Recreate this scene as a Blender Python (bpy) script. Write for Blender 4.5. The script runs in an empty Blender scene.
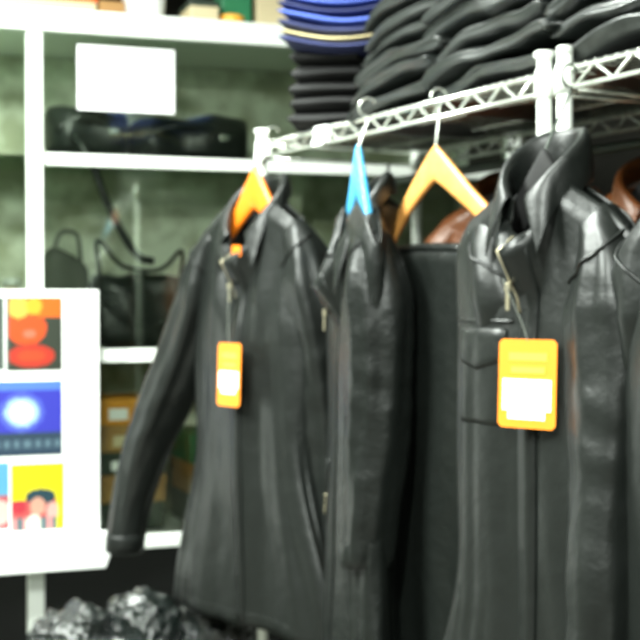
import bpy, bmesh, math, random
from math import sin, cos, pi, radians, sqrt
from mathutils import Vector, Matrix, noise

C = bpy.context.scene.collection
scene = bpy.context.scene

# ------------------------------------------------------------------ camera
EYE = 1.5
F = 1300.0
PITCH = math.atan(25 / F)
cam = bpy.data.cameras.new('camera')
cam.sensor_width = 36.0
cam.lens = 36.0 * F / 640.0
cam.dof.use_dof = True
cam.dof.focus_distance = 1.2
cam.dof.aperture_fstop = 8.5
co = bpy.data.objects.new('camera', cam)
co.location = (0, 0, EYE)
co.rotation_euler = (pi / 2 - PITCH, 0, 0)
C.objects.link(co)
scene.camera = co

# ------------------------------------------------------------------ world and light
w = bpy.data.worlds.new('world')
scene.world = w
w.use_nodes = True
w.node_tree.nodes['Background'].inputs[0].default_value = (0.75, 0.85, 0.78, 1)
w.node_tree.nodes['Background'].inputs[1].default_value = 0.15
vs = scene.view_settings
vs.view_transform = 'Standard'
vs.look = 'None'
vs.gamma = 1.0
vs.use_curve_mapping = False
vs.exposure = 0.75

RT = radians(27)
RD = Vector((sin(RT), -cos(RT), 0))        # along the rack, towards the near end
RN = Vector((-cos(RT), -sin(RT), 0))       # out of the rack, towards the aisle
CEIL = 2.95


def area(name, loc, sx, sy, power, rz, col=(0.93, 1.0, 0.93)):
    l = bpy.data.lights.new(name, 'AREA')
    l.shape = 'RECTANGLE'
    l.size = sx
    l.size_y = sy
    l.energy = power
    l.color = col
    o = bpy.data.objects.new(name, l)
    o.location = loc
    o.rotation_euler = (0, 0, rz)
    C.objects.link(o)
    return o


# fluorescent fittings: (x, y, yaw, power)
LAMPS = [(-0.75, 2.35, radians(63) + pi / 2, 75), (-0.55, 0.3, radians(63) + pi / 2, 95),
         (0.2, -1.7, radians(63) + pi / 2, 90), (-1.95, 1.9, radians(63) + pi / 2, 125)]
for i, (lx, ly, rz, p) in enumerate(LAMPS):
    area('fluorescent_light', (lx, ly, CEIL - 0.095), 0.16, 1.2, p, rz + pi / 2 - pi / 2)

# ------------------------------------------------------------------ materials


def mat(name, col, rough=0.5, metal=0.0, coat=0.0, bump=None, spec=0.5, var=None, sheen=0):
    m = bpy.data.materials.new(name)
    m.use_nodes = True
    nt = m.node_tree
    b = nt.nodes['Principled BSDF']
    b.inputs['Base Color'].default_value = (*col, 1)
    b.inputs['Roughness'].default_value = rough
    b.inputs['Metallic'].default_value = metal
    b.inputs['Coat Weight'].default_value = coat
    b.inputs['Coat Roughness'].default_value = 0.2
    b.inputs['Specular IOR Level'].default_value = spec
    tc = nt.nodes.new('ShaderNodeTexCoord')
    if bump:
        sc, st, dist = bump
        n = nt.nodes.new('ShaderNodeTexNoise')
        n.inputs['Scale'].default_value = sc
        n.inputs['Detail'].default_value = 5
        bp = nt.nodes.new('ShaderNodeBump')
        bp.inputs['Strength'].default_value = st
        bp.inputs['Distance'].default_value = dist
        nt.links.new(tc.outputs['Object'], n.inputs['Vector'])
        nt.links.new(n.outputs['Fac'], bp.inputs['Height'])
        nt.links.new(bp.outputs['Normal'], b.inputs['Normal'])
    if var:
        sc, c2 = var
        n2 = nt.nodes.new('ShaderNodeTexNoise')
        n2.inputs['Scale'].default_value = sc
        n2.inputs['Detail'].default_value = 4
        mx = nt.nodes.new('ShaderNodeMix')
        mx.data_type = 'RGBA'
        mx.inputs[6].default_value = (*col, 1)
        mx.inputs[7].default_value = (*c2, 1)
        rp = nt.nodes.new('ShaderNodeValToRGB')
        rp.color_ramp.elements[0].position = 0.38
        rp.color_ramp.elements[1].position = 0.62
        nt.links.new(tc.outputs['Object'], n2.inputs['Vector'])
        nt.links.new(n2.outputs['Fac'], rp.inputs['Fac'])
        nt.links.new(rp.outputs['Color'], mx.inputs[0])
        nt.links.new(mx.outputs[2], b.inputs['Base Color'])
    return m


M = {
    'leather': mat('black_leather', (0.0065, 0.008, 0.007), 0.41, bump=(16, 0.35, 0.012), spec=0.42),
    'leather2': mat('black_leather_soft', (0.006, 0.0075, 0.0065), 0.38, bump=(22, 0.4, 0.012), spec=0.40),
    'lining': mat('black_lining', (0.006, 0.006, 0.006), 0.8),
    'fold': mat('black_leather_folded', (0.010, 0.013, 0.0115), 0.36, bump=(12, 0.3, 0.012), spec=0.9),
    'brown': mat('brown_leather', (0.15, 0.046, 0.011), 0.38, bump=(14, 0.5, 0.014), spec=0.5),
    'chrome': mat('chrome_wire', (0.82, 0.86, 0.78), 0.24, 0.75),
    'post': mat('pale_coated_post', (0.86, 0.9, 0.83), 0.35, 0.1),
    'white_frame': mat('white_frame', (0.88, 0.92, 0.86), 0.45),
    'white_board': mat('white_board', (0.93, 0.95, 0.92), 0.5),
    'paper': mat('paper', (0.95, 0.95, 0.95), 0.7),
    'zip': mat('brass_zip', (0.42, 0.38, 0.26), 0.35, 0.7),
    'wood': mat('hanger_wood', (0.72, 0.34, 0.09), 0.4, coat=0.2, var=(30, (0.66, 0.29, 0.07))),
    'orange': mat('orange_plastic', (0.85, 0.20, 0.012), 0.35),
    'tag_orange': mat('tag_orange', (0.90, 0.25, 0.012), 0.5),
    'tag_yellow': mat('tag_yellow', (0.95, 0.45, 0.05), 0.5),
    'blue_plastic': mat('blue_plastic', (0.05, 0.33, 0.60), 0.3),
    'blue': mat('blue_cloth', (0.055, 0.10, 0.42), 0.75, bump=(60, 0.3, 0.004)),
    'navy': mat('navy_cloth', (0.012, 0.018, 0.08), 0.75, bump=(60, 0.3, 0.004)),
    'cream': mat('cream_cloth', (0.65, 0.55, 0.30), 0.8),
    'cabinet_back': mat('cabinet_back', (0.42, 0.44, 0.30), 0.55, var=(8, (0.90, 0.94, 0.80))),
    'wall': mat('wall_paint', (0.10, 0.11, 0.085), 0.8, var=(2, (0.08, 0.09, 0.07))),
    'wall_dark': mat('wall_dark', (0.05, 0.045, 0.035), 0.8, var=(2, (0.035, 0.035, 0.03))),
    'ceiling': mat('ceiling_paint', (0.55, 0.58, 0.52), 0.85),
    'floor': mat('floor_tile', (0.14, 0.135, 0.115), 0.4, var=(4, (0.11, 0.10, 0.09))),
    'bag': mat('black_bag', (0.014, 0.018, 0.017), 0.35, bump=(20, 0.4, 0.01)),
    'plastic': mat('black_plastic_wrap', (0.005, 0.008, 0.007), 0.15, bump=(45, 1.0, 0.022), coat=0.6),
    'box_orange': mat('box_orange', (0.75, 0.30, 0.02), 0.5),
    'box_tan': mat('box_tan', (0.42, 0.24, 0.07), 0.6, var=(12, (0.33, 0.17, 0.05))),
    'box_green': mat('box_green', (0.02, 0.17, 0.07), 0.5),
    'box_dark': mat('box_dark', (0.03, 0.045, 0.03), 0.5),
    'brown_card': mat('brown_card', (0.36, 0.19, 0.06), 0.7),
    'red_orange': mat('red_orange_box', (0.85, 0.13, 0.01), 0.5),
    'beige': mat('beige_box', (0.62, 0.52, 0.32), 0.6),
    'lamp_body': mat('lamp_body', (0.8, 0.8, 0.78), 0.5),
    'grey_cloth': mat('grey_cloth', (0.13, 0.14, 0.12), 0.7),
}


def glass_mat():
    m = bpy.data.materials.new('cabinet_glass')
    m.use_nodes = True
    nt = m.node_tree
    nt.nodes.remove(nt.nodes['Principled BSDF'])
    out = nt.nodes['Material Output']
    t = nt.nodes.new('ShaderNodeBsdfTransparent')
    t.inputs[0].default_value = (0.95, 0.98, 0.94, 1)
    g = nt.nodes.new('ShaderNodeBsdfGlossy')
    g.inputs['Roughness'].default_value = 0.06
    g.inputs[0].default_value = (0.9, 1, 0.9, 1)
    fr = nt.nodes.new('ShaderNodeFresnel')
    fr.inputs['IOR'].default_value = 1.7
    mx = nt.nodes.new('ShaderNodeMixShader')
    nt.links.new(fr.outputs[0], mx.inputs[0])
    nt.links.new(t.outputs[0], mx.inputs[1])
    nt.links.new(g.outputs[0], mx.inputs[2])
    nt.links.new(mx.outputs[0], out.inputs[0])
    return m


M['glass'] = glass_mat()


def print_mat():
    m = bpy.data.materials.new('printed_card')
    m.use_nodes = True
    nt = m.node_tree
    b = nt.nodes['Principled BSDF']
    a = nt.nodes.new('ShaderNodeAttribute')
    a.attribute_name = 'print'
    nt.links.new(a.outputs['Color'], b.inputs['Base Color'])
    b.inputs['Roughness'].default_value = 0.4
    return m


M['print'] = print_mat()


def lamp_mat():
    m = bpy.data.materials.new('lamp_diffuser')
    m.use_nodes = True
    b = m.node_tree.nodes['Principled BSDF']
    b.inputs['Base Color'].default_value = (0.9, 0.9, 0.9, 1)
    b.inputs['Emission Color'].default_value = (0.93, 1, 0.93, 1)
    b.inputs['Emission Strength'].default_value = 6
    return m


M['lamp'] = lamp_mat()

# ------------------------------------------------------------------ helpers


def obj(name, bm, material, parent=None, smooth=True, solid=0, bevel=0, sub=0):
    bmesh.ops.recalc_face_normals(bm, faces=bm.faces)
    me = bpy.data.meshes.new(name)
    bm.to_mesh(me)
    bm.free()
    if smooth:
        for p in me.polygons:
            p.use_smooth = True
    o = bpy.data.objects.new(name, me)
    C.objects.link(o)
    if material:
        me.materials.append(M[material])
    if parent:
        o.parent = parent
    if solid:
        s = o.modifiers.new('solid', 'SOLIDIFY')
        s.thickness = solid
        s.offset = 0
    if bevel:
        s = o.modifiers.new('bevel', 'BEVEL')
        s.width = bevel
        s.segments = 2
        s.limit_method = 'ANGLE'
    if sub:
        s = o.modifiers.new('sub', 'SUBSURF')
        s.levels = s.render_levels = sub
    return o


def thing(name, label, cat, loc=(0, 0, 0), rz=0.0, group=None):
    o = bpy.data.objects.new(name, None)
    o.empty_display_size = 0.05
    C.objects.link(o)
    o.location = loc
    o.rotation_euler = (0, 0, rz)
    tag(o, label, cat, group)
    return o


def tag(o, label, cat, group=None):
    o['label'] = label
    o['category'] = cat
    if group:
        o['group'] = group
    return o


def struct(o):
    o['kind'] = 'structure'
    return o


def box(bm, x0, x1, y0, y1, z0, z1):
    vs_ = [bm.verts.new((x, y, z)) for z in (z0, z1) for y in (y0, y1) for x in (x0, x1)]
    for f in ((0, 2, 3, 1), (4, 5, 7, 6), (0, 1, 5, 4), (2, 6, 7, 3), (0, 4, 6, 2), (1, 3, 7, 5)):
        bm.faces.new([vs_[i] for i in f])
    return vs_


def BX(*a):
    bm = bmesh.new()
    box(bm, *a)
    return bm


def tube(bm, pts, rad, n=10, flat=1.0, up=Vector((0, 1, 0)), caps=True, wr=None):
    """swept tube; rad may be a list; flat scales the second axis"""
    pts = [Vector(p) for p in pts]
    rs = rad if isinstance(rad, (list, tuple)) else [rad] * len(pts)
    rings = []
    for i, p in enumerate(pts):
        d = (pts[min(i + 1, len(pts) - 1)] - pts[max(i - 1, 0)]).normalized()
        u = up - d * up.dot(d)
        if u.length < 1e-3:
            u = Vector((1, 0, 0)) - d * d.x
        u.normalize()
        v = d.cross(u)
        ring = []
        for k in range(n):
            a = 2 * pi * k / n
            r = rs[i]
            if wr:
                r = r * (1 + wr(i / (len(pts) - 1), a))
            ring.append(bm.verts.new(p + u * cos(a) * r + v * sin(a) * r * flat))
        rings.append(ring)
    for i in range(len(rings) - 1):
        for k in range(n):
            bm.faces.new((rings[i][k], rings[i][(k + 1) % n], rings[i + 1][(k + 1) % n], rings[i + 1][k]))
    if caps:
        bm.faces.new(rings[0])
        bm.faces.new(rings[-1])
    return rings


def smooth_path(pts, n=24):
    """Catmull-Rom through the points"""
    P = [Vector(p) for p in pts]
    P = [P[0] * 2 - P[1]] + P + [P[-1] * 2 - P[-2]]
    out = []
    seg = len(P) - 3
    for j in range(n + 1):
        t = j / n * seg
        i = min(int(t), seg - 1)
        u = t - i
        a, b, c, d = P[i:i + 4]
        out.append(0.5 * ((2 * b) + (c - a) * u + (2 * a - 5 * b + 4 * c - d) * u * u + (3 * b - a - 3 * c + d) * u ** 3))
    return out


def lerp(a, b, t):
    return a + (b - a) * t


def interp(xs, ys, x):
    if x <= xs[0]:
        return ys[0]
    for i in range(len(xs) - 1):
        if x <= xs[i + 1]:
            t = (x - xs[i]) / (xs[i + 1] - xs[i])
            t = t * t * (3 - 2 * t)
            return lerp(ys[i], ys[i + 1], t)
    return ys[-1]


def at(px, py, Y):
    d = Vector(((px - 320) / F, cos(PITCH) + sin(PITCH) * (320 - py) / F, -sin(PITCH) + cos(PITCH) * (320 - py) / F))
    return Vector((0, 0, EYE)) + d * (Y / d.y)


# ------------------------------------------------------------------ room
def rot_box(name, cx, cy, rz, *a, m='wall'):
    o = obj(name, BX(*a), m, smooth=False)
    o.location = (cx, cy, 0)
    o.rotation_euler = (0, 0, rz)
    return struct(o)


struct(obj('floor', BX(-4.2, 4.2, -3.2, 6.2, -0.1, 0), 'floor', smooth=False))
struct(obj('ceiling', BX(-4.2, 4.2, -3.2, 6.2, CEIL, CEIL + 0.1), 'ceiling', smooth=False))
CA = radians(19.5)
struct(obj('wall_left', BX(-4.2, -4.1, -3.2, 6.2, 0, CEIL), 'wall', smooth=False))
struct(obj('wall_right', BX(4.1, 4.2, -3.2, 6.2, 0, CEIL), 'wall_dark', smooth=False))
struct(obj('wall_front', BX(-4.1, 4.1, -3.2, -3.1, 0, CEIL), 'wall', smooth=False))
struct(obj('wall_back', BX(-4.1, 4.1, 6.1, 6.2, 0, CEIL), 'wall_dark', smooth=False))

# ceiling fittings
lamp0 = None
for i, (lx, ly, rz, p) in enumerate(LAMPS):
    lt = thing('ceiling_light', ['white fluorescent ceiling fitting over the jacket rack aisle', 'white fluorescent ceiling fitting nearest above the viewer', 'white fluorescent ceiling fitting behind the viewer to the right', 'white fluorescent ceiling fitting far over to the left of the aisle'][i], 'ceiling light', (lx, ly, CEIL), rz, 'fluorescent ceiling fittings over the aisle')
    obj('lamp_housing', BX(-0.11, 0.11, -0.63, 0.63, -0.06, 0.0), 'lamp_body', lt, smooth=False, bevel=0.005)
    obj('diffuser', BX(-0.085, 0.085, -0.61, 0.61, -0.082, -0.0605), 'lamp', lt, smooth=False, bevel=0.005)

# ------------------------------------------------------------------ glass cabinet
A = Vector((-0.852, 3.9, 0))
cab = thing('display_cabinet', 'tall white-framed glass display cabinet standing behind the leather jackets', 'display cabinet', A, CA)
X0, X1, DP = -1.25, 1.6, 0.42
Z_TOP = 2.355
b = bmesh.new(); box(b, X0 - 0.03, X1 + 0.03, -0.03, DP + 0.03, Z_TOP - 0.068, Z_TOP)
obj('top_panel', b, 'white_frame', cab, False, bevel=0.004)
for x in (X0, 0.0, X1):
    b = bmesh.new(); box(b, x - 0.027, x + 0.020, -0.02, 0.03, 0, Z_TOP - 0.07)
    obj('post', b, 'white_frame', cab, False, bevel=0.004)
b = bmesh.new(); box(b, 0.86, 0.905, 0.18, 0.2, 1.336, 1.906)
obj('divider', b, 'cabinet_back', cab, False, bevel=0.003)
for x in (X0, X1):
    b = bmesh.new(); box(b, x - 0.02, x + 0.02, DP - 0.04, DP, 0, Z_TOP - 0.07)
    obj('post', b, 'white_frame', cab, False, bevel=0.004)
b = bmesh.new(); box(b, X0, X1, DP + 0.001, DP + 0.015, 0.762, Z_TOP - 0.07)
obj('back_panel', b, 'cabinet_back', cab, False)
b = bmesh.new(); box(b, X0, X1, DP + 0.001, DP + 0.015, 0.05, 0.758)
obj('plinth_panel', b, 'lining', cab, False)
for z, t in ((1.925, 0.036), (1.335, 0.040), (0.76, 0.04), (0.22, 0.04)):
    b = bmesh.new(); box(b, X0, X1, 0.03, DP - 0.001, z - 0.018, z - 0.004)
    sh = obj('shelf', b, 'white_frame' if z < 1 else 'glass', cab, False)
    for q, (xa, xb) in enumerate(((X0 + 0.028, -0.028), (0.028, X1 - 0.028))):
        if q == 0 and z > 1.9:
            continue
        b = bmesh.new(); box(b, xa, xb, -0.022, 0.029, z - t, z)
        obj('shelf_rail', b, 'white_frame', sh, False, bevel=0.003)
for xa, xb in ((X0 + 0.028, -0.028), (0.028, X1 - 0.028)):
    b = bmesh.new(); box(b, xa, xb, -0.0085, -0.0045, 0.78, Z_TOP - 0.07)
    obj('glass_pane', b, 'glass', cab, False)


def cabpt(x, y, z):
    return Vector((A.x + x * cos(CA) - y * sin(CA), A.y + x * sin(CA) + y * cos(CA), z))


# inverse: pixel on the plane y=yy of the cabinet -> (x, z)
def cabpx(px, py, yy=0.0):
    r = at(px, py, 1.0) - Vector((0, 0, EYE))
    n = Vector((-sin(CA), cos(CA), 0))
    o = cabpt(0, yy, 0)
    t = n.dot(o) / n.dot(r)
    p = Vector((0, 0, EYE)) + r * t
    return (p - o).dot(Vector((cos(CA), sin(CA), 0))), p.z


def place_cab(o, x, y, z, rz=0.0):
    o.location = cabpt(x, y, z)
    o.rotation_euler = (0, 0, CA + rz)
    return o


# paper notice taped on the glass
xa, za = cabpx(78, 109, -0.02)
xb, zb = cabpx(175, 50, -0.02)
p = obj('paper_notice', BX(0, xb - xa, -0.0012, 0, 0, zb - za), 'paper', smooth=False)
place_cab(p, xa, -0.0090, za)
tag(p, 'blank white paper sheet stuck on the upper glass of the display cabinet', 'paper')


# ---- bags in the cabinet
def blob_bag(name, w_, h_, d_, m, parent, seed, slump=0.0):
    bm = bmesh.new()
    nx, nt = 20, 20
    rings = []
    for i in range(nx + 1):
        s = -1 + 2 * i / nx
        prof = (1 - abs(s) ** 5) ** 0.45 if abs(s) < 1 else 0.02
        prof = max(prof, 0.03)
        ring = []
        for k in range(nt):
            a = 2 * pi * k / nt
            ca, sa = cos(a), sin(a)
            yy = d_ / 2 * math.copysign(abs(ca) ** 0.6, ca) * prof
            zz = h_ / 2 * math.copysign(abs(sa) ** 0.6, sa) * lerp(prof, 1, 0.5)
            p_ = Vector((s * w_ / 2, yy, zz))
            nn = noise.noise(p_ * 9 + Vector((seed, 0, 0)))
            p_.z += slump * (s * s - 0.5) * h_ + (0.12 * h_ * nn if zz > 0 else 0)
            p_.y *= 1 + 0.35 * nn
            p_.z = max(p_.z, -h_ / 2)
            p_.z += h_ / 2
            ring.append(bm.verts.new(p_))
        rings.append(ring)
    for i in range(nx):
        for k in range(nt):
            bm.faces.new((rings[i][k], rings[i][(k + 1) % nt], rings[i + 1][(k + 1) % nt], rings[i + 1][k]))
    bm.faces.new(rings[0]); bm.faces.new(rings[-1])
    return obj(name, bm, m, parent)


ZS = 1.926
for q, (px0, px1, hh, seed, lab) in enumerate(((46, 132, 0.165, 3.1, 'black leather pouch bag lying on the glass shelf, its strap hanging over the edge'),
                                      (130, 252, 0.15, 8.2, 'flat black leather bag lying on the top cabinet shelf beside the pouch bag'))):
    x0, _ = cabpx(px0, 140, 0.1)
    x1, _ = cabpx(px1, 140, 0.1)
    t = thing('shoulder_bag', lab, 'bag', (0, 0, 0))
    place_cab(t, (x0 + x1) / 2, 0.15, ZS - 0.003)
    blob_bag('bag_body', x1 - x0, hh, 0.17, 'bag', t, seed)
    bm = bmesh.new()
    ww = (x1 - x0)
    tube(bm, smooth_path([(-ww * 0.4, -0.08, hh * 0.5), (-ww * 0.1, -0.096, hh * 0.75), (ww * 0.25, -0.094, hh * 0.6), (ww * 0.42, -0.07, hh * 0.55)], 16), 0.006, 8, 2.0)
    obj('flap_edge', bm, 'bag', t)
    bm = bmesh.new()
    box(bm, ww * 0.2, ww * 0.2 + 0.03, -0.1, -0.092, hh * 0.45, hh * 0.45 + 0.02)
    obj('buckle', bm, 'chrome', t, False, bevel=0.003)
    if q == 0:
        bm = bmesh.new()
        xs, zs = cabpx(78, 150, 0.08)
        path = []
        for (px, py) in ((72, 135), (82, 152), (92, 172), (104, 205), (122, 240), (136, 258), (150, 262)):
            x, z = cabpx(px, py, 0.06)
            path.append((x - (x0 + x1) / 2, 0.002 - 0.15 + (0.03 if py < 140 else 0), z - ZS + 0.003))
        tube(bm, smooth_path(path, 30), 0.0045, 10, 2.8, up=Vector((0, 1, 0)))
        obj('strap', bm, 'bag', t)

# handbag on middle shelf
x0, z0 = cabpx(92, 340, 0.18)
x1, z1 = cabpx(185, 262, 0.18)
t = thing('handbag', 'slouchy black leather handbag with curved handle standing on the middle cabinet shelf', 'bag')
place_cab(t, (x0 + x1) / 2, 0.2, 1.332)
ww = x1 - x0
blob_bag('bag_body', ww * 1.05, 0.24, 0.17, 'bag', t, 5.5, slump=0.12)
bm = bmesh.new()
tube(bm, smooth_path([(-ww * 0.42, -0.05, 0.2), (-ww * 0.46, -0.06, 0.34), (-ww * 0.2, -0.06, 0.26), (ww * 0.2, -0.06, 0.25), (ww * 0.45, -0.04, 0.31), (ww * 0.42, -0.03, 0.18)], 30), 0.010, 8, 0.7)
obj('handle', bm, 'bag', t)
bm = bmesh.new()
tube(bm, smooth_path([(-ww * 0.45, -0.085, 0.16), (0, -0.1, 0.06), (ww * 0.45, -0.085, 0.15)], 20), 0.007, 8, 1.6)
obj('flap_edge', bm, 'bag', t)
t = thing('handbag', 'small dark grey bag leaning at the left end of the middle cabinet shelf', 'bag')
x0, _ = cabpx(66, 340, 0.2)
place_cab(t, x0, 0.24, 1.332, 0.3)
blob_bag('bag_body', 0.16, 0.30, 0.1, 'grey_cloth', t, 1.5, slump=-0.1)
bm = bmesh.new()
tube(bm, smooth_path([(-0.05, -0.02, 0.27), (-0.03, -0.03, 0.36), (0.03, -0.03, 0.36), (0.05, -0.02, 0.27)], 16), 0.007, 8)
obj('handle', bm, 'grey_cloth', t)
x0, _ = cabpx(8, 340, 0.2)
t = thing('glass_jar', 'pale round jar on the cabinet shelf above the leaflet rack', 'jar')
place_cab(t, x0, 0.1, 1.336)
bm = bmesh.new(); tube(bm, [(0, 0, z) for z in (0, 0.01, 0.12, 0.15, 0.17, 0.19)], [0.035, 0.045, 0.045, 0.035, 0.022, 0.022], 20)
obj('jar_body', bm, 'beige', t)
bm = bmesh.new(); tube(bm, [(0, 0, 0.191), (0, 0, 0.215)], 0.027, 20)
obj('lid', bm, 'paper', t)

# ---- boxes in the lower compartment
zb = 0.762
stack = [('box_dark', 0.085, 'dark box'), ('box_tan', 0.09, 'tan box'), ('box_dark', 0.07, 'green box'), ('box_tan', 0.085, 'tan'), ('box_orange', 0.085, 'orange')]
labs = ['dark shoe box with a cream label, lowest in the cabinet stack',
        'tan shoe box, second from the bottom of the cabinet stack',
        'dark green shoe box with white label in the middle of the cabinet stack',
        'tan shoe box directly under the orange box in the cabinet stack',
        'bright orange box on top of the stack in the lower cabinet']
xl, _ = cabpx(104, 450, 0.12)
xr, _ = cabpx(158, 450, 0.12)
for q, (m_, hh, _) in enumerate(stack):
    t = thing('shoe_box', labs[q], 'box', group='stacked boxes in the lower cabinet')
    place_cab(t, (xl + xr) / 2 - 0.01 + (0.008 if q % 2 else -0.006), 0.2, zb, random.Random(q).uniform(-0.04, 0.04))
    wv = (xr - xl) / 2 + 0.02
    obj('box_body', BX(-wv, wv, -0.12, 0.12, 0, hh * 0.7), m_, t, False, bevel=0.003)
    obj('box_lid', BX(-wv - 0.003, wv + 0.003, -0.123, 0.123, hh * 0.66, hh - 0.002), m_, t, False, bevel=0.003)
    lb = obj('box_label', BX(-0.06, 0.0, -0.1245, -0.1232, hh * 0.2, hh * 0.62), 'paper' if q in (2, 4) else 'beige', t, False)
    zb += hh
# more boxes to the right, partly behind the jackets
for q in range(3):
    t = thing('shoe_box', ['dark box lowest of the pile behind the farthest jacket', 'tan box amid the pile behind the farthest jacket', 'green box topping the pile behind the farthest jacket'][q], 'box', group='boxes behind the farthest jacket')
    place_cab(t, xr + 0.24, 0.2, 0.762 + 0.1 * q, 0.02 * q)
    m_ = ('box_dark', 'box_tan', 'box_green')[q]
    obj('box_body', BX(-0.15, 0.15, -0.12, 0.12, 0, 0.07), m_, t, False, bevel=0.003)
    obj('box_lid', BX(-0.153, 0.153, -0.123, 0.123, 0.066, 0.098), m_, t, False, bevel=0.003)

# ---- things on the cabinet top
def top_item(name, label, cat, px0, px1, h_, m, y=0.1, d=0.2, rz=0, lid=None):
    x0, _ = cabpx(px0, 15, y)
    x1, _ = cabpx(px1, 15, y)
    t = thing(name, label, cat)
    place_cab(t, (x0 + x1) / 2, y + d / 2 - 0.06, Z_TOP + 0.001, rz)
    wv = (x1 - x0) / 2
    obj('box_body', BX(-wv, wv, -d / 2, d / 2, 0, h_), m, t, False, bevel=0.004)
    if lid:
        obj('box_lid', BX(-wv - 0.003, wv + 0.003, -d / 2 - 0.003, d / 2 + 0.003, h_ * lid[0], h_ + 0.003), lid[1], t, False, bevel=0.004)
    return t


top_item('flat_box', 'long orange box with a pale brown base on top of the display cabinet', 'box', -60, 93, 0.11, 'beige', y=0.04, lid=(0.22, 'red_orange'))
top_item('cardboard_tray', 'shallow brown cardboard tray between the orange box and white tub', 'tray', 96, 122, 0.035, 'brown_card', y=0.04)
t = thing('plastic_tub', 'white rounded plastic tub on top of the display cabinet', 'tub')
x0, _ = cabpx(143, 10, 0.1)
place_cab(t, x0, 0.09, Z_TOP + 0.001)
bm = bmesh.new(); tube(bm, [(0, 0, z) for z in (0, 0.008, 0.1, 0.11)], [0.05, 0.062, 0.07, 0.07], 28)
obj('tub_body', bm, 'paper', t)
bm = bmesh.new(); tube(bm, [(0, 0, z) for z in (0.111, 0.128, 0.132)], [0.074, 0.074, 0.068], 28)
obj('lid', bm, 'paper', t)
# tape dispenser-like small dark item on beige block
top_item('small_box', 'beige box topped by a dark lid next to the white tub', 'box', 186, 214, 0.055, 'beige', y=0.04, d=0.15, lid=(0.72, 'box_dark'))
top_item('carton', 'dark green carton standing on the display cabinet', 'box', 217, 246, 0.16, 'box_green', y=0.08, d=0.1)
top_item('cream_carton', 'cream carton at the right end of the cabinet top goods', 'box', 252, 283, 0.17, 'beige', y=0.08, d=0.15)
t = thing('tape_roll', 'yellow tape roll lying in front of the dark green carton', 'tape roll')
x0, _ = cabpx(232, 15, 0.02)
place_cab(t, x0, 0.03, Z_TOP + 0.001)
bm = bmesh.new(); tube(bm, [(0, 0, 0), (0, 0, 0.004), (0, 0, 0.022), (0, 0, 0.026)], [0.038, 0.041, 0.041, 0.038], 28)
obj('tape', bm, 'tag_yellow', t)

# ------------------------------------------------------------------ leaflet rack
rk = thing('leaflet_rack', 'white leaflet display board with a bottom tray fixed to the glass cabinet', 'leaflet rack')
RY = -0.10
place_cab(rk, 0, RY, 0)
rx1, rz1 = cabpx(99, 290, RY)
_, rz0 = cabpx(60, 533, RY)
_, rzb = cabpx(60, 568, RY)
rx2, _ = cabpx(118, 535, RY - 0.05)
RX0 = -0.95
obj('back_board', BX(RX0, rx1, 0, 0.05, rz0 - 0.05, rz1), 'white_board', rk, False, bevel=0.004)
obj('bracket', BX(-0.5, -0.46, 0.05, 0.083, 1.0, 1.04), 'white_frame', rk, False)
obj('bracket', BX(-0.02, 0.02, 0.05, 0.079, 1.0, 1.04), 'white_frame', rk, False)
# tray with a slanting end
bm = bmesh.new()
prof = [(0.0, rz0), (-0.055, rz0 + 0.0), (-0.045, rzb), (0.0, rzb)]
ends = []
for x_t, x_b in ((RX0, RX0 + 0.02), (rx2, rx2 - 0.035)):
    ends.append([bm.verts.new(((x_t if k < 2 else x_b), y, z)) for k, (y, z) in enumerate(prof)])
for k in range(4):
    bm.faces.new((ends[0][k], ends[0][(k + 1) % 4], ends[1][(k + 1) % 4], ends[1][k]))
bm.faces.new(ends[0]); bm.faces.new(ends[1])
obj('tray', bm, 'white_board', rk, False, bevel=0.003)


def card_print(bm_name, x0, x1, z0, z1, fn, label, n=36):
    """a printed card whose picture fn(u, v) is a face-coloured grid"""
    me = bpy.data.meshes.new('leaflet')
    V, Fc, cols = [], [], []
    m = int(n * (z1 - z0) / (x1 - x0))
    W_, H_ = x1 - x0, z1 - z0
    for j in range(m + 1):
        for i in range(n + 1):
            V.append((W_ * i / n, -0.0015, H_ * j / m))
    nb = len(V)
    for j in range(m):
        for i in range(n):
            a = j * (n + 1) + i
            Fc.append((a, a + 1, a + n + 2, a + n + 1))
            cols.append(tuple(c_ * 0.62 for c_ in fn((i + 0.5) / n, (j + 0.5) / m)))
    V += [(0, 0, 0), (W_, 0, 0), (W_, 0, H_), (0, 0, H_)]
    c0, c1, c2, c3 = 0, n, (m + 1) * (n + 1) - 1, m * (n + 1)
    for f in ((nb + 3, nb + 2, nb + 1, nb),):
        Fc.append(f); cols.append((0.9, 0.9, 0.9))
    for f in ((nb, nb + 1, c1, c0), (nb + 1, nb + 2, c2, c1), (nb + 2, nb + 3, c3, c2), (nb + 3, nb, c0, c3)):
        Fc.append(f); cols.append((0.9, 0.9, 0.9))
    me.from_pydata(V, [], Fc)
    at_ = me.color_attributes.new('print', 'FLOAT_COLOR', 'CORNER')
    for p_, c_ in zip(me.polygons, cols):
        for li in p_.loop_indices:
            at_.data[li].color = (*c_, 1)
    me.materials.append(M['print'])
    o = bpy.data.objects.new('leaflet', me)
    C.objects.link(o)
    place_cab(o, x0, RY - 0.001, z0)
    tag(o, label, 'leaflet', 'leaflets on the white board')
    return o


def ell(u, v, cu, cv, ru, rv):
    return ((u - cu) / ru) ** 2 + ((v - cv) / rv) ** 2


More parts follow.
